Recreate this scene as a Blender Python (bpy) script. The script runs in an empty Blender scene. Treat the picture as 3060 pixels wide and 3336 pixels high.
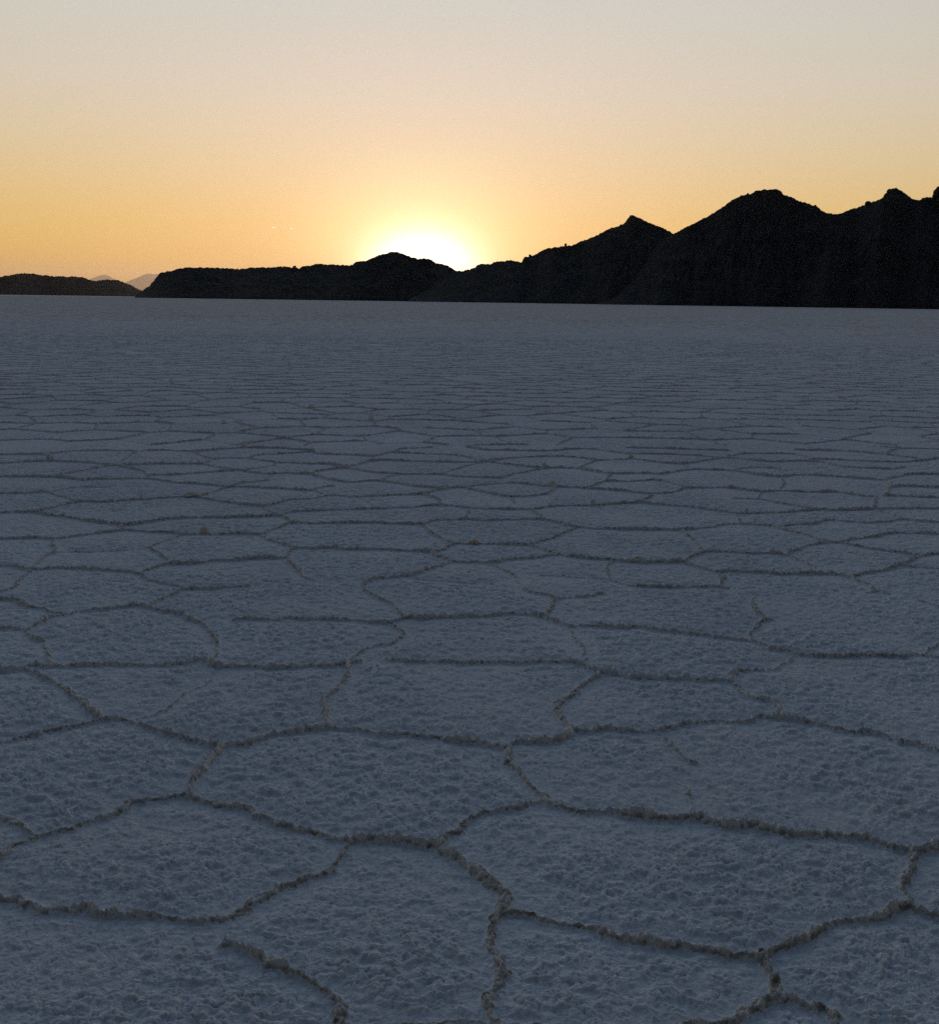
import bpy, math, random
import numpy as np
from mathutils import Vector, Matrix

rng = np.random.default_rng(7)
sc = bpy.context.scene
COL = sc.collection

# ------------------------------------------------------------------ camera
W, H = 3060.0, 3336.0          # frame the photograph was measured in
F = 3500.0                     # focal length in those pixels
EYE = 1.6
PITCH = math.radians(-11.13)
ROLL = math.radians(0.797)
cam_d = bpy.data.cameras.new('camera')
cam = bpy.data.objects.new('camera', cam_d)
COL.objects.link(cam)
sc.camera = cam
cam_d.sensor_fit = 'HORIZONTAL'
cam_d.sensor_width = 36.0
cam_d.lens = 36.0 * F / W
cam_d.clip_start = 0.05
cam_d.clip_end = 600000.0
Rm = Matrix.Rotation(math.pi/2 + PITCH, 4, 'X') @ Matrix.Rotation(ROLL, 4, 'Z')
cam.matrix_world = Matrix.Translation((0, 0, EYE)) @ Rm
R3 = np.array(Rm.to_3x3())
YH = 979.3                     # horizon row at the centre column (check only)

def ray(px, py):
    px = np.asarray(px, float); py = np.asarray(py, float)
    d = np.stack([(px - W/2)/F, (H/2 - py)/F, -np.ones_like(px)], -1)
    d = d @ R3.T
    return d / np.linalg.norm(d, axis=-1, keepdims=True)

def ground(px, py):
    d = ray(px, py)
    t = -EYE / d[..., 2]
    return d[..., 0]*t, d[..., 1]*t

def project(x, y, z=0.0):
    v = np.stack([x, y, z - EYE + 0*x], -1) @ R3
    return W/2 + F*v[..., 0]/-v[..., 2], H/2 - F*v[..., 1]/-v[..., 2]

# ------------------------------------------------------------------ noise
def h2(ix, iy, seed):
    h = (ix.astype(np.int32).astype(np.uint32)*np.uint32(374761393) + iy.astype(np.int32).astype(np.uint32)*np.uint32(668265263)
         + np.uint32((seed*1442695041) & 0xffffffff))
    h ^= h >> np.uint32(13); h *= np.uint32(1274126177)
    h ^= h >> np.uint32(16); h *= np.uint32(2246822519)
    h ^= h >> np.uint32(15)
    return (h & np.uint32(0xffffff)).astype(np.float32) * np.float32(1/16777216.0)

def vn(x, y, seed):
    ix = np.floor(x); iy = np.floor(y)
    fx = x - ix; fy = y - iy
    fx = fx*fx*(3-2*fx); fy = fy*fy*(3-2*fy)
    fx = fx.astype(np.float32); fy = fy.astype(np.float32)
    ix = ix.astype(np.int32); iy = iy.astype(np.int32)
    a = h2(ix, iy, seed); b = h2(ix+1, iy, seed); c = h2(ix, iy+1, seed); d = h2(ix+1, iy+1, seed)
    return (a*(1-fx)+b*fx)*(1-fy) + (c*(1-fx)+d*fx)*fy      # 0..1

def fbm(x, y, seed, o=3):
    s = 0; a = 0.5; t = 0
    for k in range(o):
        s = s + a*vn(x*2**k + 13.7*k, y*2**k - 7.3*k, seed+k); t += a; a *= .5
    return s/t

def worley(x, y, seed, jit=0.9):
    ix = np.floor(x).astype(np.int32); iy = np.floor(y).astype(np.int32)
    x = (x-ix).astype(np.float32); y = (y-iy).astype(np.float32)
    best = np.full(x.shape, 9.0, np.float32)
    for dx in (-1, 0, 1):
        for dy in (-1, 0, 1):
            cx = ix+dx; cy = iy+dy
            px = dx + np.float32(.5) + np.float32(jit)*(h2(cx, cy, seed)-np.float32(.5))
            py = dy + np.float32(.5) + np.float32(jit)*(h2(cx, cy, seed+31)-np.float32(.5))
            best = np.minimum(best, (px-x)**2 + (py-y)**2)
    return np.sqrt(best)

def smooth(a, b, x):
    t = np.clip((x-a)/(b-a), 0, 1)
    return t*t*(3-2*t)

# ------------------------------------------------------------------ helpers
def tag(o, label=None, cat=None, group=None, kind=None):
    if label: o['label'] = label
    if cat: o['category'] = cat
    if group: o['group'] = group
    if kind: o['kind'] = kind
    return o

def mesh_obj(name, co, faces, mat, smooth_shade=True):
    me = bpy.data.meshes.new(name)
    co = np.asarray(co, np.float32); faces = np.asarray(faces, np.int32)
    n = faces.shape[1]
    me.vertices.add(len(co)); me.vertices.foreach_set('co', co.ravel())
    me.loops.add(faces.size); me.loops.foreach_set('vertex_index', faces.ravel())
    me.polygons.add(len(faces))
    me.polygons.foreach_set('loop_start', np.arange(0, faces.size, n, dtype=np.int32))
    me.polygons.foreach_set('use_smooth', np.full(len(faces), smooth_shade, dtype=bool))
    me.update(calc_edges=True)
    me.materials.append(mat)
    o = bpy.data.objects.new(name, me)
    COL.objects.link(o)
    return o

def grid_faces(nr, nc, wrap=False):
    i = np.arange(nr-1)[:, None]; j = np.arange(nc if wrap else nc-1)[None, :]
    j2 = (j+1) % nc
    a = i*nc + j; b = i*nc + j2; c = (i+1)*nc + j2; d = (i+1)*nc + j
    return np.stack([a, b, c, d], -1)

# ------------------------------------------------------------------ materials
def new_mat(name):
    m = bpy.data.materials.new(name); m.use_nodes = True
    nt = m.node_tree
    return m, nt, nt.nodes['Principled BSDF']

def N(nt, typ, **kw):
    n = nt.nodes.new(typ)
    for k, v in kw.items(): setattr(n, k, v)
    return n

def salt_material(name, stops, scale, rough, bump_scales, bump_strength, spec):
    """stops: colour ramp (position, rgb) driven by clumpy noise in object space"""
    m, nt, p = new_mat(name)
    tc = N(nt, 'ShaderNodeTexCoord')
    n1 = N(nt, 'ShaderNodeTexNoise'); n1.inputs['Scale'].default_value = scale
    n1.inputs['Detail'].default_value = 6; n1.inputs['Roughness'].default_value = .65
    nt.links.new(tc.outputs['Object'], n1.inputs['Vector'])
    r = N(nt, 'ShaderNodeValToRGB')
    el = r.color_ramp.elements
    el[0].position, el[0].color = stops[0][0], (*stops[0][1], 1)
    el[1].position, el[1].color = stops[-1][0], (*stops[-1][1], 1)
    for pos, c in stops[1:-1]:
        e = el.new(pos); e.color = (*c, 1)
    nt.links.new(n1.outputs['Fac'], r.inputs['Fac'])
    # broad patches: damper and drier salt
    n2 = N(nt, 'ShaderNodeTexNoise'); n2.inputs['Scale'].default_value = .55; n2.inputs['Detail'].default_value = 3
    nt.links.new(tc.outputs['Object'], n2.inputs['Vector'])
    mr = N(nt, 'ShaderNodeMapRange'); mr.inputs['From Min'].default_value = .3; mr.inputs['From Max'].default_value = .7
    mr.inputs['To Min'].default_value = .90; mr.inputs['To Max'].default_value = 1.06
    nt.links.new(n2.outputs['Fac'], mr.inputs['Value'])
    mx = N(nt, 'ShaderNodeVectorMath', operation='SCALE')
    nt.links.new(r.outputs['Color'], mx.inputs[0]); nt.links.new(mr.outputs['Result'], mx.inputs['Scale'])
    nt.links.new(mx.outputs['Vector'], p.inputs['Base Color'])
    p.inputs['Roughness'].default_value = rough
    p.inputs['Specular IOR Level'].default_value = spec
    prev = None
    for s, dist in bump_scales:
        b = N(nt, 'ShaderNodeBump'); b.inputs['Strength'].default_value = bump_strength
        b.inputs['Distance'].default_value = dist
        n = N(nt, 'ShaderNodeTexNoise'); n.inputs['Scale'].default_value = s; n.inputs['Detail'].default_value = 4
        nt.links.new(tc.outputs['Object'], n.inputs['Vector'])
        nt.links.new(n.outputs['Fac'], b.inputs['Height'])
        if prev: nt.links.new(prev.outputs['Normal'], b.inputs['Normal'])
        prev = b
    if prev: nt.links.new(prev.outputs['Normal'], p.inputs['Normal'])
    return m

M_salt = salt_material('salt_crust',
    [(.36, (.52, .54, .57)), (.5, (.66, .675, .69)), (.64, (.78, .77, .76))],
    65, .9, [(190, .004)], .8, .2)
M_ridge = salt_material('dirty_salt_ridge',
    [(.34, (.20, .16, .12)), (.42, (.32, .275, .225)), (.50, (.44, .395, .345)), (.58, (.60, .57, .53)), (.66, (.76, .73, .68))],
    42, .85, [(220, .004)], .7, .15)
# sky light on the ridge crests, put into the colour: paler with height
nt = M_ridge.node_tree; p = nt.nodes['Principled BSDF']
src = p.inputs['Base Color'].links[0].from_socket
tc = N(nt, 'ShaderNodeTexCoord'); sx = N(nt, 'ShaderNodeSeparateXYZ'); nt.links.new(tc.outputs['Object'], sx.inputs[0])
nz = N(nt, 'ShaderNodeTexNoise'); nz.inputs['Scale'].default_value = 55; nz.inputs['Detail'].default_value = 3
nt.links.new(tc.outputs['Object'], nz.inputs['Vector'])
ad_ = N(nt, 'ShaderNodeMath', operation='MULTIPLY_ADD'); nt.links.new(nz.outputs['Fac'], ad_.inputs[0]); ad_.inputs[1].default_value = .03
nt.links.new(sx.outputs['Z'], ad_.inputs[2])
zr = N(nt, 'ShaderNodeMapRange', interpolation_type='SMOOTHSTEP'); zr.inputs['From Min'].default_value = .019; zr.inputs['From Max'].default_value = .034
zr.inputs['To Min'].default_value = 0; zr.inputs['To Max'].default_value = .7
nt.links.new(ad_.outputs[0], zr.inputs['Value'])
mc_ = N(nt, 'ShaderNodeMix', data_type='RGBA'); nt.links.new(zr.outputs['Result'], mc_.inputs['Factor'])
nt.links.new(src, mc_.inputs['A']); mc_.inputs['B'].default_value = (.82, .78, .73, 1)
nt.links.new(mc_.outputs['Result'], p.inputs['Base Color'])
# far off the ridges are too fine to be modelled one by one: their tan lines stay in the crust's own colour
nt = M_salt.node_tree; p = nt.nodes['Principled BSDF']
src = p.inputs['Base Color'].links[0].from_socket
tc = N(nt, 'ShaderNodeTexCoord')
vo = N(nt, 'ShaderNodeTexVoronoi', feature='DISTANCE_TO_EDGE'); vo.inputs['Scale'].default_value = .95
nt.links.new(tc.outputs['Object'], vo.inputs['Vector'])
lt = N(nt, 'ShaderNodeMapRange', interpolation_type='SMOOTHSTEP'); lt.inputs['From Min'].default_value = .04; lt.inputs['From Max'].default_value = .15
lt.inputs['To Min'].default_value = 1; lt.inputs['To Max'].default_value = 0
nt.links.new(vo.outputs['Distance'], lt.inputs['Value'])
ln_ = N(nt, 'ShaderNodeVectorMath', operation='LENGTH'); nt.links.new(tc.outputs['Object'], ln_.inputs[0])
lr = N(nt, 'ShaderNodeMapRange'); lr.inputs['From Min'].default_value = 40; lr.inputs['From Max'].default_value = 90
nt.links.new(ln_.outputs['Value'], lr.inputs['Value'])
mm_ = N(nt, 'ShaderNodeMath', operation='MULTIPLY'); nt.links.new(lt.outputs['Result'], mm_.inputs[0]); nt.links.new(lr.outputs['Result'], mm_.inputs[1])
pt = N(nt, 'ShaderNodeTexNoise'); pt.inputs['Scale'].default_value = .12; pt.inputs['Detail'].default_value = 8; pt.inputs['Roughness'].default_value = .7
nt.links.new(tc.outputs['Object'], pt.inputs['Vector'])
pr = N(nt, 'ShaderNodeMapRange'); pr.inputs['From Min'].default_value = .35; pr.inputs['From Max'].default_value = .65
pr.inputs['To Min'].default_value = .45; pr.inputs['To Max'].default_value = 1.0
nt.links.new(pt.outputs['Fac'], pr.inputs['Value'])
m2_ = N(nt, 'ShaderNodeMath', operation='MULTIPLY'); nt.links.new(mm_.outputs[0], m2_.inputs[0]); nt.links.new(pr.outputs['Result'], m2_.inputs[1])
mixc = N(nt, 'ShaderNodeMix', data_type='RGBA'); nt.links.new(m2_.outputs[0], mixc.inputs['Factor'])
nt.links.new(src, mixc.inputs['A']); mixc.inputs['B'].default_value = (.24, .21, .19, 1)
nt.links.new(mixc.outputs['Result'], p.inputs['Base Color'])
# broad swells and pressure heaves of the crust
bp = N(nt, 'ShaderNodeBump'); bp.inputs['Strength'].default_value = .5; bp.inputs['Distance'].default_value = .06
nn = N(nt, 'ShaderNodeTexNoise'); nn.inputs['Scale'].default_value = 2.4; nn.inputs['Detail'].default_value = 5
nt.links.new(tc.outputs['Object'], nn.inputs['Vector'])
ml = N(nt, 'ShaderNodeMath', operation='MULTIPLY'); nt.links.new(nn.outputs['Fac'], ml.inputs[0]); nt.links.new(lr.outputs['Result'], ml.inputs[1])
nt.links.new(ml.outputs[0], bp.inputs['Height'])
old = p.inputs['Normal'].links[0].from_socket
nt.links.new(old, bp.inputs['Normal']); nt.links.new(bp.outputs['Normal'], p.inputs['Normal'])
M_lump = {}
for nm, c in (('cream', (.80, .76, .70)), ('tan', (.82, .74, .62)), ('white', (.85, .84, .82)), ('rusty', (.76, .64, .52))):
    M_lump[nm] = salt_material(nm + '_salt', [(.3, tuple(v*.7 for v in c)), (.5, c), (.7, tuple(min(1, v*1.15) for v in c))],
                               60, .8, [(300, .003)], .6, .2)

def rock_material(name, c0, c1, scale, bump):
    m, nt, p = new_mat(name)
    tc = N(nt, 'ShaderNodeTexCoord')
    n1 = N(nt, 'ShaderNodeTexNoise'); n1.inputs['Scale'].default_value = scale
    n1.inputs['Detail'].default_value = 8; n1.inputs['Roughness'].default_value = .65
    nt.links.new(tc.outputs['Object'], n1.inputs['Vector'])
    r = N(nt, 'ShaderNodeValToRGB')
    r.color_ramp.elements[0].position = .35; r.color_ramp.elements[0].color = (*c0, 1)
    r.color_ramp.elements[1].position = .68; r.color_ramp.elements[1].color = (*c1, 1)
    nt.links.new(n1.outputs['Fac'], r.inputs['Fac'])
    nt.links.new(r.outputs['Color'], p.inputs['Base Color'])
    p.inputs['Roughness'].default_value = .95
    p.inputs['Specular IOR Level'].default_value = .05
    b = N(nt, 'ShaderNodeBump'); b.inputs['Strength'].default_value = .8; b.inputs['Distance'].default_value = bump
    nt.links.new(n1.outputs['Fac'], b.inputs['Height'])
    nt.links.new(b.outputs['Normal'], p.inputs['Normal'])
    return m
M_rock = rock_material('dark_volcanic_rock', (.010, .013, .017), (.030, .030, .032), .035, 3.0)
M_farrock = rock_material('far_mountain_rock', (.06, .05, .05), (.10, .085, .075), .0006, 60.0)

# ------------------------------------------------------------------ traced ridges (crust polygons), in photograph crops
K = 1020.0/1848.0
CR = {'A0': (0, 1450), 'A1': (1020, 1450), 'A2': (2040, 1450),
      'B0': (0, 1850), 'B1': (1020, 1850), 'B2': (2040, 1850),
      'C0': (0, 2400), 'C1': (1020, 2400), 'C2': (2040, 2400)}
TR = '''
C0 1 -60,465 0,478 60,500 120,530 170,575 240,580
C0 1 -60,740 30,690 80,640 150,615 240,580
C0 1 240,580 330,560 430,540 500,505 600,475 720,440 800,385 900,380 980,370 1040,345 1110,342
C0 1 1110,342 1130,280 1160,220 1220,140 1290,80 1320,50
C0 1 1110,345 1180,365 1290,390 1440,415 1520,455 1620,480 1720,530 1848,560
C1 1 0,560 60,580 150,590 250,600
C1 1.2 250,600 400,600 550,615 660,630 720,635
C1 .9 250,610 200,660 160,710 80,770 0,815
C0 .9 1848,815 1760,835 1650,880 1560,930 1500,970 1430,1020 1330,1060 1250,1085
C0 1.2 1250,1085 1120,1085 960,1080 850,1070 700,1070 600,1050 540,1020 450,1020 350,1030 280,1030 200,990 100,980 0,965 -60,960
C0 1.1 1340,1210 1430,1220 1500,1270 1580,1330 1680,1360 1770,1400 1848,1440
C1 1 0,1440 60,1500 120,1560 180,1600 150,1650 190,1680
C1 .6 130,1660 240,1685 500,1705 800,1695 900,1675 1060,1690
C1 .9 720,635 800,570 880,530 930,480 1010,445 1130,425 1240,390 1300,370 1370,370
C1 1 1370,370 1340,330 1270,270 1220,200 1160,150 1140,90 1150,45
C1 1.1 1370,375 1450,400 1550,430 1650,440 1780,445 1848,450
C2 1.2 0,450 100,455 200,465 330,465 420,465 500,485 580,515 700,530 800,535 900,550 960,575 1060,580 1180,580 1300,580 1390,580 1460,610 1560,635 1640,645 1740,650 1848,635 1920,625
C1 1.1 720,635 760,680 850,700 920,740 970,790 1050,850 1100,890 1130,940 1120,1000 1100,1045
C1 1 1100,1045 1170,1040 1290,1040 1370,1065 1480,1085 1580,1100 1650,1115 1750,1150 1848,1185
C2 1.1 0,1185 80,1180 150,1190 220,1210 340,1215 420,1235 500,1240 560,1265 640,1285 760,1290 830,1300
C1 .9 1100,1045 1060,1120 1065,1220 1090,1310 1085,1400 1050,1500 1040,1600 1070,1696 1080,1800 1075,1900
C1 .6 1075,1700 1230,1690 1500,1725
C2 1.1 830,1300 900,1260 990,1215 1080,1190 1120,1140 1200,1100 1280,1070 1400,1065 1500,1045 1600,1000 1670,980
C2 .9 1650,650 1690,700 1680,760 1650,840 1670,920 1680,980
C2 1 1680,980 1740,1010 1848,1050 1920,1070
C2 .9 835,1300 850,1370 880,1440 900,1530
C2 1 900,1540 1000,1555 1100,1590 1180,1630 1240,1700 1280,1800
C2 1 900,1540 800,1570 730,1610 650,1660 500,1696 300,1720
C2 .7 250,10 290,60 340,100 400,145
C2 .35 340,270 360,350 410,440
C2 .25 1170,430 1210,500 1240,560
C0 .35 890,520 980,535 1050,565
B0 1 -60,170 0,175 60,180 130,190 180,220 260,235 350,262 400,270
B0 1 160,360 200,335 260,305 330,285 400,270 480,250 600,238 700,228 800,215 870,225
B0 1 870,225 930,240 1040,260 1130,290 1170,330 1240,360 1260,400 1280,440
B0 .5 1280,440 1290,500 1240,545
B0 .8 870,215 930,190 1000,160 1060,135 1100,120
B0 1 1100,125 1180,118 1280,112 1370,105 1460,98
B0 .7 1090,125 1040,100 960,80 870,60 830,40 800,20
B0 1 -60,350 60,350 140,360 180,395 250,425
B0 .4 250,425 280,500
B0 .9 280,500 290,540 330,565
B0 1.15 -60,610 60,600 130,585 230,570 340,575 450,570 550,565 670,560 760,570 850,572 1000,565 1100,560 1180,545 1240,545 1270,570 1400,580 1500,580 1600,590 1700,580 1848,575
B1 1 0,575 80,580 150,565 210,550 300,540
B0 1 170,590 280,635 330,670 400,720 450,770 520,820 580,875 640,885 740,885 800,915 900,945 1000,970 1080,990 1160,1010 1260,1040 1320,1050
B0 .8 -60,1020 80,1000 200,975 330,950 400,930 480,915 580,895
B0 .4 1255,580 1240,640 1180,700 1100,730 1040,775 980,830 910,860 800,890
B0 1 1320,1050 1400,1035 1480,1025 1560,990 1650,975 1750,960 1848,942
B1 1 0,942 90,945
B0 .7 -60,145 30,120 90,95 130,50 190,10
B0 1 1400,300 1450,298 1540,295 1640,298 1700,292 1800,300 1848,300
B1 1 0,300 150,295 260,308 400,315 460,312
B1 1 300,70 370,55 450,50 540,40 600,25 660,0
B1 .55 590,50 700,65 820,72 960,85
B1 .9 300,70 310,120 350,155 420,180 480,210 510,250 550,285
B1 1.1 550,290 650,293 750,285 850,280 1000,280 1060,270 1200,268 1300,275 1370,285
B1 .7 550,290 470,305 460,312 490,350 530,380 460,435 350,460 280,495 210,545
B1 .9 1370,285 1400,240 1420,190 1460,170
B1 1 1460,170 1520,163 1600,158 1680,150 1730,145
B1 .8 1460,170 1400,160 1320,145 1250,120
B1 .5 1200,75 1190,40 1130,5
B1 1.1 1370,285 1420,310 1500,340 1600,340 1700,345 1848,348
B2 1.1 0,348 60,345 180,360 300,378 420,388 520,400 620,408 720,415 780,435 860,465 960,480 1040,500 1120,512 1220,515 1350,510 1500,512 1620,515 1750,512 1848,520 1920,520
B1 .5 1530,345 1530,400 1580,450 1600,500 1600,540
B1 1.1 440,535 580,540 700,545 850,550 1000,553 1150,552 1300,555 1400,555 1500,550 1600,570 1650,590 1690,610 1760,620 1848,635
B1 .3 300,540 440,535
B2 1.1 0,640 60,650 200,650 330,650 420,655 550,662 620,655
B1 .9 1690,615 1640,660 1580,690 1540,740 1480,770 1440,790
B1 .9 1440,790 1450,840 1480,890 1520,940
B1 1.1 90,945 200,945 300,960 400,975 500,980 620,990 720,995 830,1015 950,1025 1080,1045 1150,1045 1200,1020 1300,1020 1420,1015 1500,990 1530,945
B1 .9 1530,945 1630,960 1730,940 1848,960
B2 1 0,960 100,965 200,955 300,935 420,910 520,895 620,905 720,905 800,880 900,880 980,890 1060,900 1150,920 1230,945 1330,960 1420,960 1520,975 1620,1015 1720,1035 1848,1075 1920,1100
B1 .9 210,555 200,620 160,700 90,770 80,850 70,930
B2 .9 620,655 660,690 700,740 770,775 850,775 890,810 920,860 930,880
B2 1 600,650 650,610 740,595 810,592
B2 .35 810,592 900,575 970,540 1000,510
B2 .8 730,410 760,360 800,310 830,290
B2 .7 870,292 830,290 780,260 760,220 750,160
B2 .7 200,960 240,1000 290,1050 330,1090
B2 1 20,100 150,103 300,105 440,100 540,98 600,110
B2 .8 550,95 570,60 540,20
B2 1.1 530,15 650,15 800,20 930,28 1080,25 1200,25 1320,42
B2 1 1320,42 1400,25 1480,15 1600,0
B2 .8 1330,42 1400,80 1460,120
B2 .9 1420,140 1500,130 1560,148
B2 .7 1740,185 1800,200 1848,215 1920,240
B2 .8 1775,500 1800,470 1848,440 1920,420
A0 1 -60,50 150,50 260,50 300,70 330,85
A0 1 -60,105 100,95 280,88 400,92 520,97 680,105
A0 1 260,50 330,40 430,30 560,27 700,25 800,28
A0 .8 680,105 740,70 800,40 850,25 960,22 1100,28 1150,30
A0 1 720,110 850,108 950,104 1080,103 1200,103
A0 .9 1200,103 1300,125 1390,135 1440,145 1500,155 1580,165
A0 .8 1150,30 1200,60 1270,75
A0 1 1270,75 1330,70 1450,70 1560,85 1640,95
A0 .8 1270,75 1200,100
A0 1 1450,70 1520,50 1640,45 1750,38 1848,35
A0 1 1640,95 1720,98 1848,103
A0 .8 1640,95 1600,115 1500,130 1440,140
A0 1 1150,30 1280,20 1400,12 1600,8 1848,10
A0 1 -60,180 100,180 320,182 400,190 490,200
A0 .9 320,180 400,160 500,140 600,122 690,120
A0 1 690,120 780,130 860,148
A0 .6 860,148 880,170
A0 1 490,205 550,195 700,193 800,188 900,190 980,205 1060,215
A0 .9 860,180 900,168 1050,165 1180,155 1300,148 1390,142
A0 1 1060,215 1150,218 1250,225 1350,235
A0 .9 1350,235 1420,215 1500,208 1580,200
A0 1 1580,165 1700,160 1848,158
A0 1.1 1350,240 1450,240 1560,245 1700,250 1800,258 1848,258
A0 1 -60,280 120,277 290,272
A0 .8 290,272 380,300 470,325
A0 .6 290,272 370,255 450,242 550,240 650,238
A0 1 200,385 280,365 380,345 470,325 620,328 750,318 860,312 1000,300 1100,298 1180,298
A0 .8 1180,298 1230,275 1300,255 1350,240
A0 1 1180,300 1280,320 1380,335 1480,348 1550,355
A0 1 1550,355 1640,335 1720,315 1848,310
A0 1 1550,355 1600,385 1650,405
A0 1.1 -60,395 100,385 200,388 280,405 380,415 480,430 600,445 720,462
A0 1 720,462 820,455 920,435 1020,425 1150,420 1300,420 1450,415 1560,412 1650,408
A0 1 1650,405 1720,435 1700,460 1620,490 1540,520
A0 .9 1650,400 1720,388 1848,383
A0 1 1720,450 1848,455
A1 1.1 0,458 150,455 300,453 400,455 520,457 640,460
A0 1 -60,542 100,542 220,540 310,545
A0 1 310,545 420,530 550,515 680,500 740,492 800,495 900,503 1000,508 1100,518 1200,518 1330,518 1420,515 1540,520
A0 .8 720,462 740,490
A0 .8 310,545 320,590 340,620
A0 .8 340,620 280,640 240,670 210,695 190,720 170,750
A0 .5 340,622 450,622 560,622 650,618 750,610 880,595
A0 .7 900,590 950,560 1020,540 1100,518
A0 .9 900,590 940,630 975,660 1000,690
A0 1 1540,520 1580,555 1660,575 1720,590 1730,610
A0 1 1730,605 1780,600 1848,603
A1 1.1 0,603 130,600 200,610 300,608 420,610 540,615 640,620 710,625
A0 .8 1730,610 1700,640 1690,660
A0 1.1 1690,660 1600,658 1500,662 1400,670 1280,672 1180,688 1100,692 1000,692
A0 .9 1000,692 920,715 840,738
A0 .9 1690,660 1730,690 1770,740 1800,775 1848,785
A1 .5 0,785 40,800 120,805
A0 1.1 -60,705 80,710 200,725 300,722 420,725 540,728 660,735 780,742 840,765
A1 1 0,40 100,45 200,48 340,60
A1 1 0,103 100,105 210,120
A1 1 210,125 270,105 350,85 450,82 600,88 750,92 900,93 1020,95
A1 .8 350,60 420,45 480,25 540,12 700,5
A1 1 480,35 600,40 800,48 900,60 1020,80
A1 1 900,0 1020,20 1150,22 1380,28 1500,18 1650,18 1848,42
A1 1 1020,85 1130,72 1250,62 1450,58 1560,65 1670,78
A1 1.1 1020,95 1100,98 1200,110 1300,122 1380,125
A1 .7 1020,95 930,110 860,130 790,150 760,165
A1 1 0,150 100,135 210,130 300,145 400,155 520,163 650,165 750,168 850,180 1000,185 1110,188
A1 .9 1110,188 1160,168 1250,150 1380,125
A1 1.1 1380,125 1550,128 1620,140 1700,152 1800,160 1848,160
A1 .8 1560,125 1640,95 1690,80 1848,78
A1 1 0,180 100,195 210,212 300,205 400,205 500,220 600,235 700,243 880,243
A1 .7 400,200 440,180 520,165
A1 .9 0,250 60,240 120,232
A1 .7 0,268 60,278
A1 1 0,305 60,295 130,290 240,298 400,292 520,285 650,282 720,262 790,248
A1 1 880,243 960,230 1050,225 1180,215 1250,222 1350,232 1430,235
A1 .9 880,245 960,260 1060,280 1150,295 1280,293 1390,275 1430,240
A1 .6 1110,188 1130,210
A1 1 1430,237 1560,240 1630,238 1660,225 1730,205 1848,210
A1 1 1600,245 1750,255 1848,262
A1 .7 1750,158 1740,190 1730,205
A1 .7 1160,298 1200,330
A1 .8 650,285 730,305 750,345
A1 .6 240,298 300,315 380,360
A1 1 0,380 120,375 280,372 400,365 560,362 660,352 760,348 850,355 960,368 1130,372 1290,372
A1 1.1 1290,370 1400,355 1500,348 1640,350 1700,345 1848,338
A1 .9 1290,370 1330,400 1360,430
A1 .5 1650,350 1720,370 1770,395
A1 1 640,460 700,440 800,435 900,430 1000,435 1150,432 1280,428 1360,432 1440,450 1560,475
A1 .8 920,375 900,410 880,430
A1 .9 660,460 700,510 770,550 830,570
A1 1.1 830,570 900,575 1000,575 1130,580 1270,583
A1 .9 830,570 790,600 750,615 710,622
A1 1 1270,583 1350,560 1450,525 1560,480 1660,480 1780,485 1848,490
A1 .9 1270,585 1340,600 1430,640
A1 .9 710,625 760,655 830,680
A1 1.1 830,680 950,685 1060,685 1180,665 1300,658 1430,640
A1 1 830,680 720,715 640,735 580,765 500,775
A1 .6 1050,690 1130,725 1190,760
A1 1.1 1430,640 1560,652 1660,662 1750,668 1848,682
A1 .5 1340,760 1460,765 1600,772 1740,775
A1 .8 1780,670 1740,720 1750,780
A1 .7 1750,785 1848,820
A2 1 0,10 300,15 600,25
A2 1 0,45 150,45 400,55 580,68
A2 1 0,75 30,72 150,88 310,103 450,88 580,68
A2 .9 580,70 680,45 850,42 1000,45 1100,75
A2 1 590,68 700,78 850,92 1000,88 1130,93 1280,120
A2 1 1000,20 1250,27 1500,45 1720,70
A2 1 1100,75 1250,80 1500,90 1700,88 1848,72 1920,68
A2 1 1500,0 1620,8
A2 .9 1540,40 1620,12 1848,18 1920,20
A2 1 1280,125 1400,128 1580,133 1640,120
A2 .6 310,103 390,130
A2 1 0,158 100,158 200,163 300,148 400,135 520,140 620,142 720,158 900,178 1000,170 1150,175 1300,185 1500,200
A2 .7 620,142 700,128 840,125 960,145
A2 1 1500,200 1600,180 1680,163 1848,165 1920,165
A2 .6 910,185 930,215 910,250
A2 .8 1540,205 1560,235 1530,290
A2 1 1560,245 1640,235 1848,242 1920,245
A2 1 1530,292 1700,298 1848,302 1920,305
A2 .9 0,205 170,200 260,215 370,240
A2 1 0,265 160,278 270,270 330,252 420,245 620,243 720,258 830,265 900,260 1050,268 1260,270 1380,292 1480,298
A2 .9 160,285 110,315 60,328 0,335
A2 .6 800,268 780,300
A2 .8 650,308 780,310 900,330 1020,350 1110,370
A2 .8 1500,295 1470,340 1450,372
A2 1.1 60,328 150,340 250,350 350,358 450,372 560,385 650,398
A2 1.1 650,398 800,395 950,388 1110,375 1250,378 1450,372
A2 1 1450,372 1600,370 1848,370 1920,370
A2 .8 1460,375 1560,400 1640,430
A2 .9 900,472 1000,462 1100,455 1200,435 1300,445 1400,452 1500,448 1640,432 1750,445 1848,452 1920,455
A2 .8 640,400 660,430 670,460
A2 1 0,488 130,490 330,495 450,485 560,465 680,460 800,468 890,478 980,505 1080,525 1160,555 1240,568
A2 .9 330,495 350,520 410,560 430,600 470,625
A2 1.1 470,625 600,625 730,632 850,633 920,638
A2 1 1240,555 1350,545 1450,535 1560,515 1700,515 1848,520 1920,520
A2 .9 1240,570 1100,580 1030,600 960,630
A2 .7 920,638 1000,665 1070,690 1120,715
A2 1.1 1240,570 1350,585 1440,600 1560,618 1730,640
A2 1.2 0,680 150,682 340,682
A2 .9 340,680 390,650 440,628 470,625
A2 1 340,685 430,710 530,738
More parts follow.
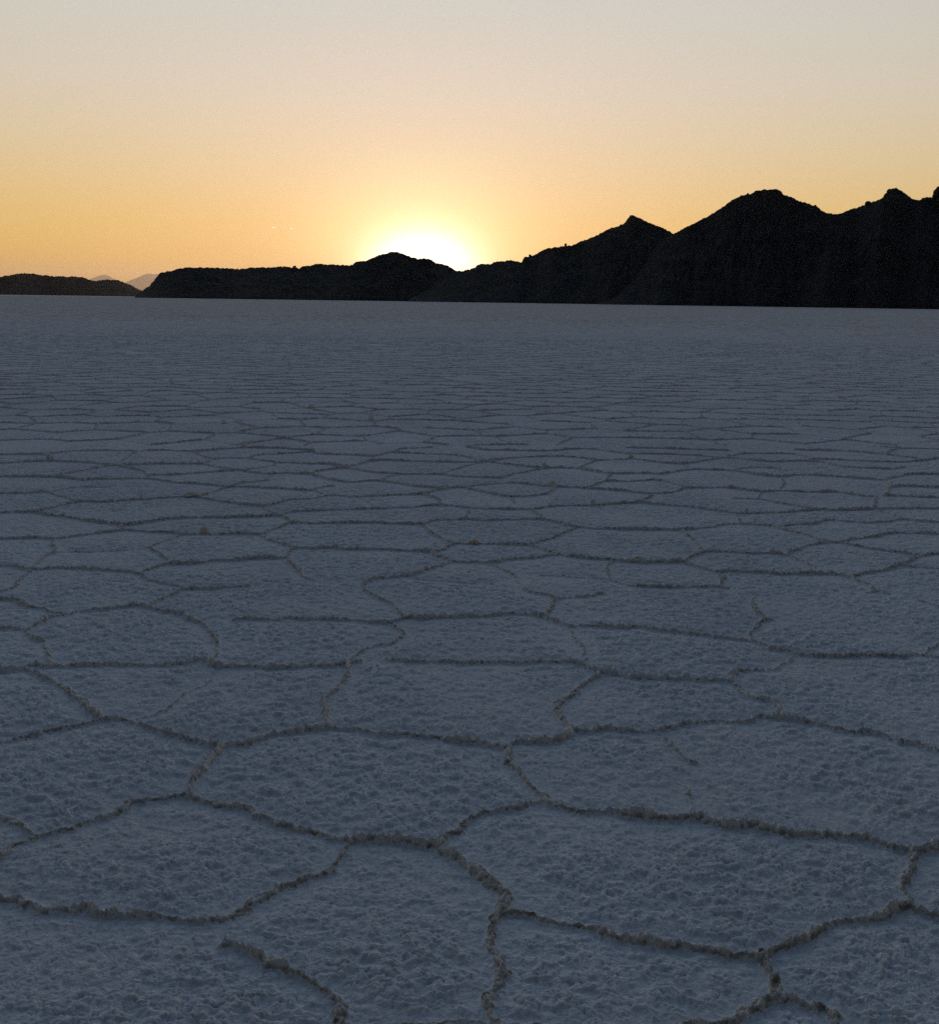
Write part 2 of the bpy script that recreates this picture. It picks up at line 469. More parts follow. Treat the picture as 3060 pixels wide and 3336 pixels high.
A2 1 1340,765 1420,745 1500,735 1590,710 1680,675 1740,648 1848,635 1920,625
A2 .8 1650,710 1750,715 1848,722 1920,730
'''
segs = []          # x0,y0,x1,y1,s
ends = {}
def densify(px, py):
    # Catmull-Rom so that the crust lines curve instead of kinking
    P = np.stack([px, py], -1)
    Q = np.vstack([2*P[0]-P[1], P, 2*P[-1]-P[-2]])
    out = []
    for i in range(1, len(Q)-2):
        for t in (0, .33, .67):
            a, b, c, d = Q[i-1], Q[i], Q[i+1], Q[i+2]
            out.append(.5*((2*b) + (-a+c)*t + (2*a-5*b+4*c-d)*t*t + (-a+3*b-3*c+d)*t**3))
    out.append(Q[-2])
    return np.array(out)
lines = []
for ln in TR.strip().splitlines():
    f = ln.split()
    ox, oy = CR[f[0]]
    pts = np.array([[float(v) for v in q.split(',')] for q in f[2:]])
    P = pts*K + np.array([ox, oy])
    lines.append((float(f[1]), P))
# ends of neighbouring lines that were meant to meet are welded
E = np.array([q for s, P in lines for q in (P[0], P[-1])])
for i in range(len(lines)):
    for e in (0, -1):
        q = lines[i][1][e]
        d = np.hypot(*(E-q).T)
        near = E[d < 14]
        lines[i][1][e] = near.mean(0)
for s, P in lines:
    # a crack drawn at its crest stands about half a ridge height above the sheet: nudge to its foot
    D = densify(P[:, 0], P[:, 1] + 5)
    gx, gy = ground(D[:, 0], D[:, 1])
    n = len(gx)
    for i in range(n-1):
        segs.append((gx[i], gy[i], gx[i+1], gy[i+1], s))
segs = np.array(segs)

# ------------------------------------------------------------------ the salt flat: one polar sheet, fine where it is near
HALF = math.radians(82)
FINE = math.radians(27)
side_ = [FINE]; stp = 2*FINE/1219
while side_[-1] < HALF:
    stp = min(stp*1.012, math.radians(.30)); side_.append(side_[-1] + stp)
side_ = np.array(side_[1:]); side_[-1] = HALF
th = np.concatenate([np.linspace(-math.pi, -HALF, 40)[:-1], -side_[::-1], np.linspace(-FINE, FINE, 1220), side_, np.linspace(HALF, math.pi, 40)[1:-1]])
rr = [0.5]
while rr[-1] < 160000:
    r = rr[-1]
    px = r*r/1750.0
    if r < 1.7: d = .05 if r < 1.5 else .006
    elif r < 16: d = min(max(px, .0022), .009)
    elif r < 45: d = .009 + (r-16)*.0009
    elif r < 110: d = .036 + (r-45)*.004
    else: d = (r-110)*.06 + .3
    rr.append(r + d)
rr = np.array(rr)
nr, nc = len(rr), len(th)
print('grid', nr, nc, nr*nc)
X = rr[:, None]*np.sin(th)[None, :]
Y = rr[:, None]*np.cos(th)[None, :]
NEAR = int(np.searchsorted(rr, 130.0))           # rows that carry relief
fine = np.abs(th) <= HALF + 1e-6
c0 = int(np.argmax(fine)); c1 = int(len(th) - np.argmax(fine[::-1]))
xs = X[:NEAR, c0:c1]; ys = Y[:NEAR, c0:c1]; R = rr[:NEAR, None] + 0*xs
# wander of the crack lines
wx = xs + (fbm(xs*9, ys*9, 11, 3)-.5)*.045 + (vn(xs*60, ys*60, 17)-.5)*.018
wy = ys + (fbm(xs*9, ys*9, 21, 3)-.5)*.045 + (vn(xs*60, ys*60, 27)-.5)*.018
dist = np.full(xs.shape, 9.0); stren = np.zeros(xs.shape)

rowr = rr[:NEAR]; colt = th[c0:c1]
for x0, y0, x1, y1, s in segs:
    r0, r1 = math.hypot(x0, y0), math.hypot(x1, y1)
    t0, t1 = math.atan2(x0, y0), math.atan2(x1, y1)
    pad = .17
    a = int(np.searchsorted(rowr, min(r0, r1)-pad)); b = int(np.searchsorted(rowr, max(r0, r1)+pad))
    pt = pad/min(r0, r1)
    c = int(np.searchsorted(colt, min(t0, t1)-pt)); d = int(np.searchsorted(colt, max(t0, t1)+pt))
    if b <= a or d <= c: continue
    PX = wx[a:b, c:d]; PY = wy[a:b, c:d]
    ux, uy = x1-x0, y1-y0; L2 = ux*ux+uy*uy + 1e-12
    t = np.clip(((PX-x0)*ux + (PY-y0)*uy)/L2, 0, 1)
    dd = np.hypot(PX-x0-t*ux, PY-y0-t*uy)
    D = dist[a:b, c:d]; S = stren[a:b, c:d]
    m = dd < D
    D[m] = dd[m]; S[m] = s

# beyond the traced plates: a jittered honeycomb of the same size
CELL = .90
ppx, ppy = project(xs, ys)
outside = (np.abs(colt)[None, :] > 1.0) | ~((ppx > -25) & (ppx < 3085) & (ppy > 1452)) | (R < 1.9)
ox, oy = wx[outside]/CELL, wy[outside]/(CELL*.866)
row = np.floor(oy).astype(np.int32)
b1 = np.full(ox.shape, 99.0); b2 = b1.copy()
X1 = np.zeros_like(ox); Y1 = X1.copy(); X2 = X1.copy(); Y2 = X1.copy(); id1 = X1.copy(); id2 = X1.copy()
for dy in (-2, -1, 0, 1, 2):
    cy = row + dy
    sh = np.where(cy % 2 == 0, 0.0, .5)
    base = np.floor(ox - sh).astype(np.int32)
    for dx in (-1, 0, 1, 2):
        cx = base + dx
        hx = h2(cx, cy, 5); hy = h2(cx, cy, 6); hid = h2(cx, cy, 7)
        qx = cx + sh + .66*(hx-.5); qy = cy + .66*(hy-.5)
        dsq = (qx-ox)**2 + ((qy-oy)*.866)**2
        c_1 = dsq < b1; c_2 = (~c_1) & (dsq < b2)
        b2 = np.where(c_1, b1, np.where(c_2, dsq, b2))
        X2 = np.where(c_1, X1, np.where(c_2, qx, X2)); Y2 = np.where(c_1, Y1, np.where(c_2, qy, Y2)); id2 = np.where(c_1, id1, np.where(c_2, hid, id2))
        b1 = np.where(c_1, dsq, b1); X1 = np.where(c_1, qx, X1); Y1 = np.where(c_1, qy, Y1); id1 = np.where(c_1, hid, id1)
sep = np.hypot(X1-X2, (Y1-Y2)*.866) + 1e-6
edged = (b2-b1)/(2*sep)*CELL
es = ((id1+id2)*7.31) % 1.0
es = np.where(es < .08, .4, .75 + .35*es)
dist[outside] = edged; stren[outside] = es
del ppx, ppy, ox, oy, b1, b2, X1, X2, Y1, Y2, id1, id2, sep, edged, es

# ridge profile: narrow crumbly wall, broken along its run
far = smooth(12, 60, R)
wid = (.0062 + .0105*vn(xs*11, ys*11, 41))*(1 + .10*np.minimum(R, 14)/4)*(1 + .9*far)*np.clip(.6+.4*stren, .5, 1)
core = np.exp(-(dist/wid)**2)
crumb = 1 - worley(xs/.011, ys/.011, 51)
big = 1 - worley(xs/.034, ys/.034, 53)
brk = fbm(xs*7, ys*7, 61, 3)
run = smooth(.30, .46, fbm(xs*3.1, ys*3.1, 67, 2))     # stretches where a ridge has crumbled away
ss = stren*np.clip(.2 + 1.6*brk, .75, 1.3)*(.88 + .12*run)*(1 - .35*smooth(30, 110, R))
rise = core*ss*(.006 + .012*np.clip(crumb, 0, 1) + .014*np.clip(big, 0, 1))
# plates: cauliflower lumps, calmer beside the ridges and in patches
patch = smooth(.32, .62, fbm(xs*2.2, ys*2.2, 71, 2))
calm = smooth(.01, .09, dist)
lx = xs + (vn(xs*40, ys*40, 3)-.5)*.02; ly = ys + (vn(xs*40, ys*40, 4)-.5)*.02
l1 = 1 - worley(lx/.020, ly/.017, 81)**2*1.6
l2 = 1 - worley(lx/.011, ly/.010, 83)**2*1.6
l3 = fbm(lx*110, ly*110, 85, 2)
lump = np.sqrt(np.clip(l1, 0, 1))*.0080*smooth(.30, .60, vn(xs*30, ys*30, 87)) + np.sqrt(np.clip(l2, 0, 1))*.0050*smooth(.2, .6, vn(xs*45, ys*45, 88)) + l3*.0045
fade = 1 - .8*smooth(18, 60, R)
Z = (1.05*lump*(1-.35*smooth(4, 12, R))*(.6 + .45*patch)*(.3+.7*calm)*(1-core)*fade + rise*(1 + .12*smooth(5, 12, R) + .28*far)
     - .005*np.exp(-(dist/.12)**2) + (fbm(xs*1.1, ys*1.1, 91, 2)-.5)*.012)
Z *= 1 - smooth(80, 125, R)
edge_fade = smooth(0, .06, HALF - np.abs(colt))[None, :]
Z = Z*edge_fade
mask = (core*ss*edge_fade*(.7+.6*vn(xs*45, ys*45, 19)) > .24 + .5*smooth(45, 75, R))
ZZ = np.zeros(X.shape); ZZ[:NEAR, c0:c1] = Z
co = np.stack([X, Y, ZZ], -1).reshape(-1, 3)
quads = grid_faces(nr, nc, wrap=True)
fm = np.zeros((nr-1, nc), bool)
mm = mask[:-1, :-1] & mask[1:, 1:]
fm[:NEAR-1, c0:c1-1] = mm
fm[rr[:-1] > 75] = False
quads = quads[:, :, ::-1]
def take(sel):
    q = sel.reshape(-1, 4)
    used = np.zeros(len(co), bool); used[q.ravel()] = True
    idx = np.cumsum(used)-1
    return co[used], idx[q]
vc, qf = take(quads[~fm])
sheet = mesh_obj('salt_flat', vc, qf, M_salt)
tag(sheet, kind='structure')
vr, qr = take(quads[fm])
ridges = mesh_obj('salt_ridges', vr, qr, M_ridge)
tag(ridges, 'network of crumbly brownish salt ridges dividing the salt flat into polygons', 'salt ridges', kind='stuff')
del X, Y, ZZ, co, quads, wx, wy, xs, ys, core, rise
# small disc closing the sheet under the viewer
cap = [(0, 0, 0)] + [(0.5*math.sin(t), 0.5*math.cos(t), 0) for t in np.linspace(-math.pi, math.pi, 60, endpoint=False)]
me = bpy.data.meshes.new('salt_flat')
me.from_pydata(cap, [], [(0, 1 + (i+1) % 60, 1 + i) for i in range(60)])
me.materials.append(M_salt)
capo = bpy.data.objects.new('salt_patch', me); COL.objects.link(capo); capo.parent = sheet

# ------------------------------------------------------------------ hills, each with its skyline, a stony front and a far side
def skyline(pts, n_px):
    P = np.array(pts, float)
    x = np.arange(P[0, 0], P[-1, 0]+.01, n_px)
    return x, np.interp(x, P[:, 0], P[:, 1])

def hill(name, pts, foot, crest, back, seed, mat, step=2.0, jag=1.6, rows=46, label=None, ext=(0, 0)):
    x, y = skyline(pts, step)
    y = y + (vn(x/5.0, 0*x, seed)-.5)*jag*2 + (vn(x/2.2, 0*x+9, seed)-.5)*jag
    d = ray(x, y)
    az = np.arctan2(d[:, 0], d[:, 1]); tan_e = d[:, 2]/np.hypot(d[:, 0], d[:, 1])
    n = len(x)
    fn = fbm(x/90.0, 0*x+seed, seed+3, 3)
    rf = foot*(1 + .10*(fn-.5)); rc = crest*(1 + .05*(fbm(x/70.0, 0*x, seed+5, 2)-.5))
    rb = back + 0*x
    v = np.linspace(0, 1, rows)
    rows_r, rows_z = [], []
    zc = EYE + rc*tan_e
    def soft(a, m):
        k = np.hanning(2*m+3)[1:-1]; k /= k.sum()
        return np.convolve(np.pad(a, m, mode='edge'), k, 'valid')
    zs = soft(zc, 26)*.96
    tan_s = soft(tan_e, 26)
    zfull = zc
    for k, t in enumerate(v):
        zc = zs + (zfull - zs)*t**7
        r = rf + (rc-rf)*t
        gul = fbm(x/30.0 + t*2.5, t*7.0 + 0*x, seed+11, 4)
        shp = t**.85*(1 - .22*(1-t)*gul*2)
        z = zc*shp + (fbm(x/7.0, t*14 + 0*x, seed+21, 3)-.5)*.09*zc*(t*(1-t))*2
        lim = EYE + r*(tan_e if t > .8 else tan_s) - (1-t)*.03*zs
        z = np.minimum(z, lim) if t < 1 else zc
        if t == 0: z = 0*z - .5
        rows_r.append(r); rows_z.append(z)
    zc = zfull
    for t in np.linspace(0, 1, 14)[1:]:
        r = rc + (rb-rc)*t
        z = zc*(1-t)**1.1*(1 - .2*t*fbm(x/22.0, t*3+0*x, seed+31, 3))
        z = np.minimum(z, EYE + r*tan_e - t*.05*zc)
        if t == 1: z = 0*z - .5
        rows_r.append(r); rows_z.append(z)
    Rr = np.array(rows_r); Zz = np.array(rows_z)
    co = np.stack([Rr*np.sin(az), Rr*np.cos(az), Zz], -1).reshape(-1, 3)
    f = grid_faces(len(Rr), n)[:, :, ::-1].reshape(-1, 4)
    o = mesh_obj(name, co, f[:, ::-1], mat)
    tag(o, label, kind='structure')
    return o

left_pts = [(-420, 930), (-300, 920), (-180, 912), (-90, 910), (0, 903), (19, 898), (41, 897), (45, 893.6), (78, 890.6), (125, 893.6), (139, 898), (156, 897), (173, 900.5), (216, 902), (247, 901), (277, 906), (299, 916), (325, 914), (342, 912), (385, 912.6), (411, 922.6), (433, 933), (450, 943), (465, 947), (490, 953), (530, 960), (570, 966)]
head_pts = [(440, 966), (455, 955), (465, 946), (472, 941), (487, 934), (493, 922), (500, 919.6), (504, 909), (515, 898), (520, 890.6), (539, 887), (545, 883), (558, 883), (576, 876), (597, 874.5), (612, 871), (649, 872), (736, 874), (778, 877.4), (800, 876), (812, 872), (869, 872), (899, 871), (908, 868), (942, 869.6), (951, 872), (960, 867), (963, 871), (975, 877.4), (981, 869.6), (994, 867.4), (1012, 865.7), (1025, 860.5), (1072, 862), (1116, 864), (1133, 865), (1150, 862), (1152, 858), (1172, 851), (1189, 851), (1204, 846), (1211, 840.6), (1245, 828.5), (1263, 826), (1271, 822), (1297, 821.6), (1310, 827.6), (1328, 834.5), (1349, 840.6), (1362, 844), (1384, 842), (1406, 846), (1411, 850), (1422, 859), (1445, 861), (1462, 868), (1478, 879), (1500, 884), (1540, 892), (1600, 908), (1660, 930), (1720, 960), (1760, 980)]
mid_pts = [(1330, 975), (1380, 940), (1430, 908), (1470, 892), (1500, 883.8), (1530, 878.6), (1547, 872), (1556, 863.5), (1573, 859), (1595, 861), (1616, 852.6), (1642, 851), (1660, 848), (1677, 851.8), (1699, 855), (1707, 839.6), (1722, 836.6), (1742, 832), (1759, 821), (1785, 809), (1815, 806), (1839, 802), (1863, 800.7), (1889, 789), (1919, 777.7), (1950, 766), (1954, 760), (1963, 757.4), (1976, 748), (2006, 741), (2019, 736.6), (2021, 731), (2030, 730), (2041, 720.6), (2043, 714), (2051, 708.5), (2054, 702), (2062, 701), (2069, 705.5), (2080, 708.5), (2093, 715), (2114, 725), (2136, 734.5), (2162, 744), (2183, 756), (2197, 761.7), (2240, 785), (2330, 830), (2450, 890), (2560, 950), (2600, 985)]
right_pts = [(1950, 985), (2020, 925), (2080, 860), (2140, 805), (2180, 772), (2197, 760.6), (2214, 754), (2233, 741), (2262, 728), (2306, 706), (2345, 682), (2374, 662), (2384, 652.5), (2399, 646.7), (2418, 637), (2433, 634), (2438, 629), (2442, 633), (2457, 627), (2460, 623), (2477, 621), (2491, 616.5), (2503, 621), (2511, 616), (2530, 617.5), (2542, 621), (2549, 628), (2552, 634), (2574, 640), (2588, 646.7), (2603, 656), (2627, 661), (2649, 669.6), (2657, 668), (2662, 673), (2676, 685.6), (2696, 694), (2715, 698), (2735, 697), (2759, 687.6), (2788, 679), (2817, 668), (2822, 659), (2834, 657.4), (2837, 660), (2861, 652.5), (2878, 643.8), (2881, 635.5), (2888, 630.6), (2890, 622), (2898, 616), (2915, 616), (2920, 612.6), (2929, 616.5), (2949, 630.6), (2968, 645), (2983, 652.5), (2998, 651.6), (3012, 643.8), (3036, 642.8), (3060, 640), (3100, 640), (3160, 655), (3230, 690), (3330, 740), (3450, 820), (3560, 900), (3640, 985)]
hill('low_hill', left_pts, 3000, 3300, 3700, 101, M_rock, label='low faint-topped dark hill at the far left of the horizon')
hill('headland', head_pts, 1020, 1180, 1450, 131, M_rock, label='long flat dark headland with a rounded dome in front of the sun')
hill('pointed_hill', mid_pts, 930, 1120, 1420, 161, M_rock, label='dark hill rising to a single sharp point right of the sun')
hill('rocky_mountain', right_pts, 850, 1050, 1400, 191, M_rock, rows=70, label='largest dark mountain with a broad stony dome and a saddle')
# pale peaks seen through the notch, a hundred kilometres away
far_a = [(240, 960), (270, 925), (294, 909.6), (320, 900), (332, 897), (340, 895), (350, 898), (368, 906.6), (400, 922), (450, 950), (470, 962)]
far_b = [(300, 962), (370, 936), (411, 919.6), (454, 902), (470, 895), (483, 890.6), (490, 892), (498, 893.6), (515, 892.7), (560, 900), (640, 930), (720, 962)]
hill('far_peak', far_a, 99000, 104000, 110000, 221, M_farrock, step=4, jag=.4, rows=14, label='small pale peak far beyond the low hill')
hill('far_peak', far_b, 90000, 96000, 103000, 241, M_farrock, step=4, jag=.4, rows=14, label='pale distant mountain shoulder behind the notch')

# ------------------------------------------------------------------ loose things: stones on the skyline, salt lumps on the ridges
def lumpy(name, mat, loc, size, seed, cuts=3, rough=.35, rz=0.0):
    import bmesh
    bm = bmesh.new()
    bmesh.ops.create_icosphere(bm, subdivisions=cuts, radius=1.0)
    rs = random.Random(seed)
    from mathutils import noise
    off = Vector((rs.uniform(-50, 50), rs.uniform(-50, 50), rs.uniform(-50, 50)))
    for v in bm.verts:
        n = v.co.normalized()
        a = noise.noise(n*1.3 + off)*.9 + noise.noise(n*3.1 + off)*.5 + noise.noise(n*7.0 + off)*.28
        v.co = n*(1 + rough*a)
        if v.co.z < -.45: v.co.z = -.45 + (v.co.z+.45)*.3
        v.co.x *= size[0]; v.co.y *= size[1]; v.co.z *= size[2]
        v.co.z += .45*size[2]
    me = bpy.data.meshes.new(name); bm.to_mesh(me); bm.free()
    me.materials.append(mat)
    for p in me.polygons: p.use_smooth = cuts > 3
    o = bpy.data.objects.new(name, me); COL.objects.link(o)
    o.location = loc; o.rotation_euler.z = rz
    return o

def sky_stone(px, py, dist_m, size, seed, label, sink=0.0):
    d = ray(px, py); h = math.hypot(d[0], d[1])
    r = dist_m/h
    o = lumpy('boulder', M_rock, (d[0]*r, d[1]*r, EYE + d[2]*r - sink), size, seed, cuts=4, rough=.3)
    tag(o, label, 'boulder')
# px,py is where the stone's base sits on the skyline
sky_stone(3072, 645, 1045, (9.3, 7, 6.3), 5, 'large square-shouldered boulder standing on the mountain ridge at the frame edge')
sky_stone(1843, 804, 1110, (1.2, 1.2, 2.2), 8, 'tiny upright boulder alone on the slope below the sharp point')
sky_stone(1727, 837, 1110, (1.2, 1.2, 1.6), 9, 'small boulder on the low step of ridge nearest right of the sun')
sky_stone(961, 873, 1175, (1.3, 1.2, 1.6), 12, 'small boulder at the dip in the flat headland skyline')
sky_stone(2828, 667, 1045, (2.6, 2.4, 1.9), 15, 'blocky boulder on the mountain slope between saddle and last peak')

LUMPS = [  # crop, x, y (base), width cm, height cm, colour, label
 ('A0', 1130, 300, 17, 5, 'tan', 'wide flat tan salt lump on a ridge junction'),
 ('A0', 1208, 518, 8, 6.5, 'tan', 'rounded tan salt lump crowning a long straight ridge'),
 ('A0', 295, 84, 10, 8, 'cream', 'cream salt lump at a ridge fork in the far left plates'),
 ('A0', 836, 312, 5, 4.5, 'cream', 'small cream salt lump on the ridge left of the wide flat lump'),
 ('A0', 378, 416, 5, 4.5, 'white', 'small white salt lump where ridges part at the left'),
 ('A0', 412, 190, 7, 3.5, 'cream', 'low pale salt lump on the ridge behind the left plates'),
 ('A1', 1366, 128, 7, 7, 'white', 'white salt lump standing at the corner of a hexagonal plate'),
 ('A1', 1412, 232, 9, 5, 'tan', 'tan salt lump on the front edge of the hexagonal plate'),
 ('A1', 1650, 350, 5, 6, 'cream', 'upright cream salt lump at a three-way ridge crossing'),
 ('A1', 955, 580, 9, 4.5, 'rusty', 'rust-brown salt lump on the middle ridge'),
 ('A2', 28, 74, 8, 6.5, 'cream', 'cream salt lump far off on the right-hand plates'),
 ('A2', 710, 396, 5, 5, 'cream', 'small pointed cream lump beside a ridge junction at the right'),
 ('A2', 620, 248, 9, 4, 'tan', 'low tan salt lump on the second ridge behind the pointed one'),
 ('A2', 70, 682, 12, 4.5, 'tan', 'elongated ochre salt lump on the ridge before a small hexagon'),
]
for i, (cr, x, y, w, h, c, lab) in enumerate(LUMPS):
    ox_, oy_ = CR[cr]
    gx, gy = ground(ox_ + x*K, oy_ + y*K + 2)
    o = lumpy('salt_lump', M_lump[c], (float(gx), float(gy), .004), (w/200*.7, .01 + w/500, h/100*.42), 40+i, cuts=4, rough=.75)
    tag(o, lab, 'salt lump', group='salt lumps on the ridges')
FARL = [(561, 1250, 'white', 8, 11, 'farthest white salt lump, alone on the open left flat'),
        (1209, 1368, 'white', 8, 12, 'tall narrow white salt lump left of the centre'),
        (733, 1381, 'white', 10, 6, 'white salt lump of the distant left rows'),
        (1013, 1328, 'cream', 9, 6, 'cream speck of salt behind the tall narrow lump'),
        (795, 1455, 'cream', 6, 5, 'little cream lump on a junction beyond the traced left plates'),
        (2056, 1482, 'cream', 6, 5, 'pale lump behind the white corner lump')]
FARL[4] = (795, 1455, 'cream', 6, 5, 'little cream lump on a distant ridge junction left of centre')
FARL.pop()
for i, (px, py, c, w, h, lab) in enumerate(FARL):
    gx, gy = ground(px, py)
    o = lumpy('salt_lump', M_lump[c], (float(gx), float(gy), 0.0), (w/200, w/200, h/100*.62), 70+i, cuts=3, rough=.45)
    tag(o, lab, 'salt lump', group='salt lumps on the ridges')

# ------------------------------------------------------------------ sun, sky, air
S = ray(1378, 926)
sun_el = math.asin(S[2]); sun_az = math.atan2(S[0], S[1])
sd = bpy.data.lights.new('sun', 'SUN'); sd.energy = 2.2; sd.angle = math.radians(.53); sd.color = (1, .62, .38)
so = bpy.data.objects.new('sun', sd); COL.objects.link(so)
so.rotation_euler = Vector(S).to_track_quat('Z', 'Y').to_euler()
so.location = (0, 0, 50)

w = bpy.data.worlds.new('World'); sc.world = w; w.use_nodes = True
nt = w.node_tree
for n in list(nt.nodes): nt.nodes.remove(n)
out = N(nt, 'ShaderNodeOutputWorld')
sky = N(nt, 'ShaderNodeTexSky', sky_type='NISHITA')
sky.sun_disc = False; sky.sun_elevation = sun_el; sky.sun_rotation = sun_az
sky.altitude = 3650; sky.air_density = 1.0; sky.dust_density = 1.2; sky.ozone_density = 2.0
bg = N(nt, 'ShaderNodeBackground'); bg.inputs['Strength'].default_value = .015
nt.links.new(sky.outputs['Color'], bg.inputs['Color'])

tc = N(nt, 'ShaderNodeTexCoord')
nrm = N(nt, 'ShaderNodeVectorMath', operation='NORMALIZE'); nt.links.new(tc.outputs['Generated'], nrm.inputs[0])
sep = N(nt, 'ShaderNodeSeparateXYZ'); nt.links.new(nrm.outputs['Vector'], sep.inputs[0])
def M1(op, a, b=None, c=None):
    n = N(nt, 'ShaderNodeMath', operation=op)
    for i, v in enumerate((a, b, c)):
        if v is None: continue
        if isinstance(v, (int, float)): n.inputs[i].default_value = v
        else: nt.links.new(v, n.inputs[i])
    return n.outputs[0]
el_deg = M1('MULTIPLY', M1('ARCSINE', sep.outputs['Z']), 180/math.pi)
dt = N(nt, 'ShaderNodeVectorMath', operation='DOT_PRODUCT'); nt.links.new(nrm.outputs['Vector'], dt.inputs[0]); dt.inputs[1].default_value = tuple(S)
ang = M1('MULTIPLY', M1('ARCCOSINE', M1('MINIMUM', dt.outputs['Value'], 1.0)), 180/math.pi)
# elevation colours of the clear dusk sky, horizon to zenith
STOPS = [(0, (.92, .40, .05)), (2, (.92, .50, .05)), (4, (.84, .53, .14)), (7, (.745, .575, .32)), (10, (.68, .595, .46)), (14.5, (.605, .60, .545)),
         (22, (.39, .45, .52)), (35, (.25, .35, .50)), (55, (.18, .292, .465)), (90, (.15, .26, .44))]
ramp = N(nt, 'ShaderNodeValToRGB')
el_ = ramp.color_ramp.elements
def pos(e): return (e/90.0)**.5
for i, (e, c) in enumerate(STOPS):
    if i == 0: el_[0].position = 0; el_[0].color = (*c, 1)
    elif i == len(STOPS)-1: el_[-1].position = 1; el_[-1].color = (*c, 1)
    else:
        q = el_.new(pos(e)); q.color = (*c, 1)
nt.links.new(M1('POWER', M1('DIVIDE', M1('MAXIMUM', el_deg, 0.0), 90.0), .5), ramp.inputs['Fac'])
# dims away from the sun's side of the sky
side = N(nt, 'ShaderNodeMapRange', interpolation_type='SMOOTHSTEP')
side.inputs['From Min'].default_value = 18; side.inputs['From Max'].default_value = 100
side.inputs['To Min'].default_value = 1.0; side.inputs['To Max'].default_value = .12
nt.links.new(ang, side.inputs['Value'])
mul = N(nt, 'ShaderNodeVectorMath', operation='SCALE'); nt.links.new(ramp.outputs['Color'], mul.inputs[0]); nt.links.new(side.outputs['Result'], mul.inputs['Scale'])
def lobe(ang_, width, power, col, gain):
    g = M1('MULTIPLY', M1('EXPONENT', M1('MULTIPLY', M1('POWER', M1('DIVIDE', ang_, width), power), -1.0)), gain)
    s = N(nt, 'ShaderNodeVectorMath', operation='SCALE'); s.inputs[0].default_value = col
    nt.links.new(g, s.inputs['Scale'])
    return s.outputs['Vector']
el_s = math.degrees(sun_el)
dE = M1('SUBTRACT', el_deg, el_s)
flat = M1('SQRT', M1('ADD', M1('POWER', ang, 2.0), M1('MULTIPLY', M1('MULTIPLY', dE, dE), .62)))   # a glow low in thick air spreads sideways
acc = mul.outputs['Vector']
for L in (lobe(flat, 2.3, 2.0, (1.0, .98, .95), 5.5), lobe(flat, 5.7, 2.6, (.5, .70, .36), .85), lobe(flat, 11.0, 1.6, (1.0, .54, .46), .42)):
    a = N(nt, 'ShaderNodeVectorMath', operation='ADD'); nt.links.new(acc, a.inputs[0]); nt.links.new(L, a.inputs[1]); acc = a.outputs['Vector']
bg2 = N(nt, 'ShaderNodeBackground'); bg2.inputs['Strength'].default_value = 1.0
nt.links.new(acc, bg2.inputs['Color'])
ad = N(nt, 'ShaderNodeAddShader'); nt.links.new(bg.outputs[0], ad.inputs[0]); nt.links.new(bg2.outputs[0], ad.inputs[1])
nt.links.new(ad.outputs[0], out.inputs['Surface'])
w.cycles.sampling_method = 'MANUAL'; w.cycles.sample_map_resolution = 2048

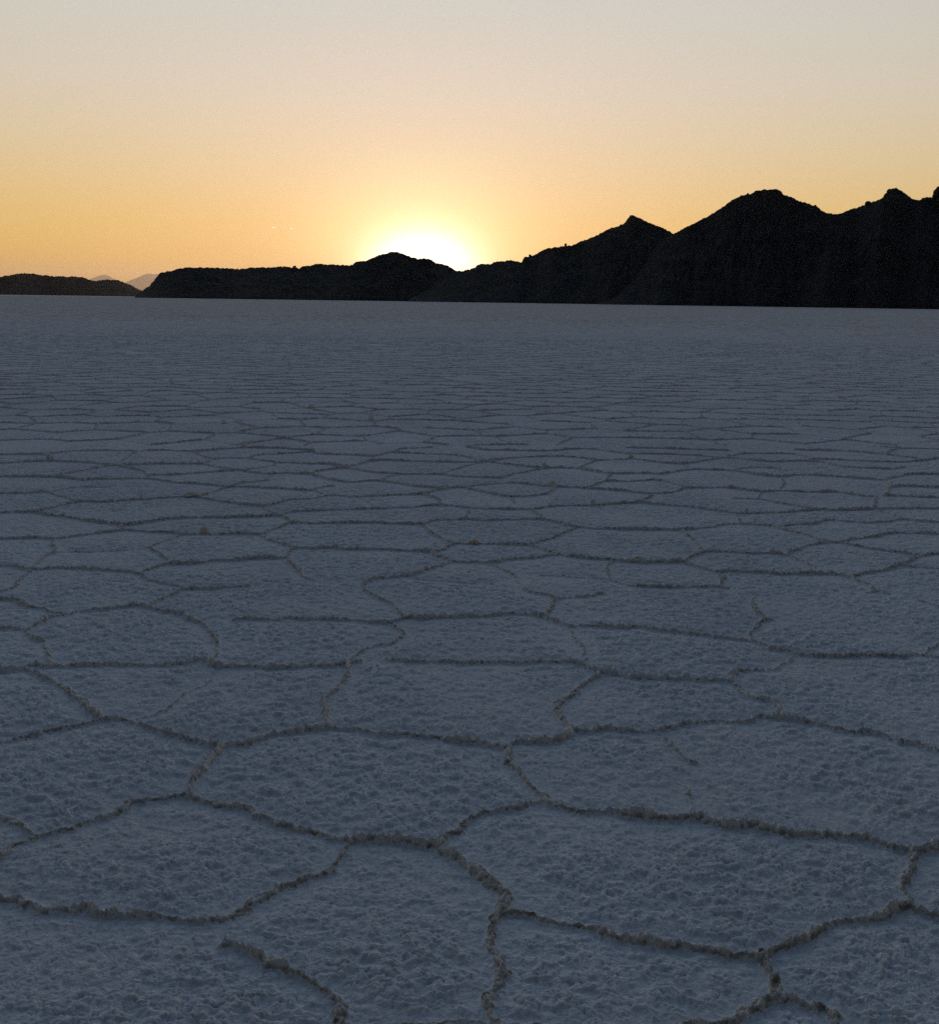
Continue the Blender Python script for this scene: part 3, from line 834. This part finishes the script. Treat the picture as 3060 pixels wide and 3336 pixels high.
# air: pale dry haze, tells only over tens of kilometres
HZ = 112000.0
hv = [(sx*HZ*.6 if ax == 0 else 0, 0, 0) for ax in (0,) for sx in (1,)]
x0, x1_, y0, y1_, z0, z1_ = -60000.0, 60000.0, -2000.0, HZ, -1.0, 2300.0
hv = [(x0, y0, z0), (x1_, y0, z0), (x1_, y1_, z0), (x0, y1_, z0), (x0, y0, z1_), (x1_, y0, z1_), (x1_, y1_, z1_), (x0, y1_, z1_)]
hf = [(0, 3, 2, 1), (4, 5, 6, 7), (0, 1, 5, 4), (1, 2, 6, 5), (2, 3, 7, 6), (3, 0, 4, 7)]
me = bpy.data.meshes.new('haze'); me.from_pydata(hv, [], hf)
haze = bpy.data.objects.new('haze', me); COL.objects.link(haze); tag(haze, kind='stuff')
mh = bpy.data.materials.new('haze_air'); mh.use_nodes = True
hn = mh.node_tree
for n in list(hn.nodes): hn.nodes.remove(n)
ho = N(hn, 'ShaderNodeOutputMaterial'); pv = N(hn, 'ShaderNodeVolumePrincipled')
pv.inputs['Color'].default_value = (1.0, .90, .76, 1); pv.inputs['Density'].default_value = 1.25e-5
pv.inputs['Anisotropy'].default_value = .55
hn.links.new(pv.outputs['Volume'], ho.inputs['Volume'])
me.materials.append(mh)

# short contrails above the haze, lit from behind
mc = bpy.data.materials.new('contrail_ice'); mc.use_nodes = True
cn = mc.node_tree
for n in list(cn.nodes): cn.nodes.remove(n)
co_ = N(cn, 'ShaderNodeOutputMaterial'); vp = N(cn, 'ShaderNodeVolumePrincipled')
vp.inputs['Color'].default_value = (1, 1, 1, 1); vp.inputs['Density'].default_value = .007; vp.inputs['Anisotropy'].default_value = .8
cn.links.new(vp.outputs['Volume'], co_.inputs['Volume'])
def contrail(px, py, wpx, hpx, lab, seed):
    d = ray(px, py); D = 70000.0
    o = lumpy('contrail', mc, tuple(d*D + np.array([0, 0, EYE])), (wpx/F*D*.5, hpx/F*D*.5, hpx/F*D*.5), seed, cuts=4, rough=.25)
    o.rotation_euler.z = -math.atan2(d[0], d[1])
    tag(o, lab, 'contrail', group='short contrails in the sunset sky')
contrail(893, 743, 17, 4, 'longer of two short bright contrails left of the sun', 3)
contrail(950, 747, 8, 5, 'shorter dot-like contrail, the one nearer the sun', 4)

# ------------------------------------------------------------------ render settings
sc.view_settings.view_transform = 'Standard'
sc.view_settings.look = 'None'
sc.view_settings.exposure = 0.0
sc.view_settings.gamma = 1.0
sc.render.engine = 'CYCLES'
sc.cycles.use_denoising = False
sc.cycles.sample_clamp_direct = 2.5
sc.cycles.sample_clamp_indirect = .8
sc.cycles.max_bounces = 4
sc.cycles.diffuse_bounces = 2
sc.cycles.volume_bounces = 0
sc.cycles.transparent_max_bounces = 8
sc.cycles.caustics_reflective = False
sc.cycles.caustics_refractive = False
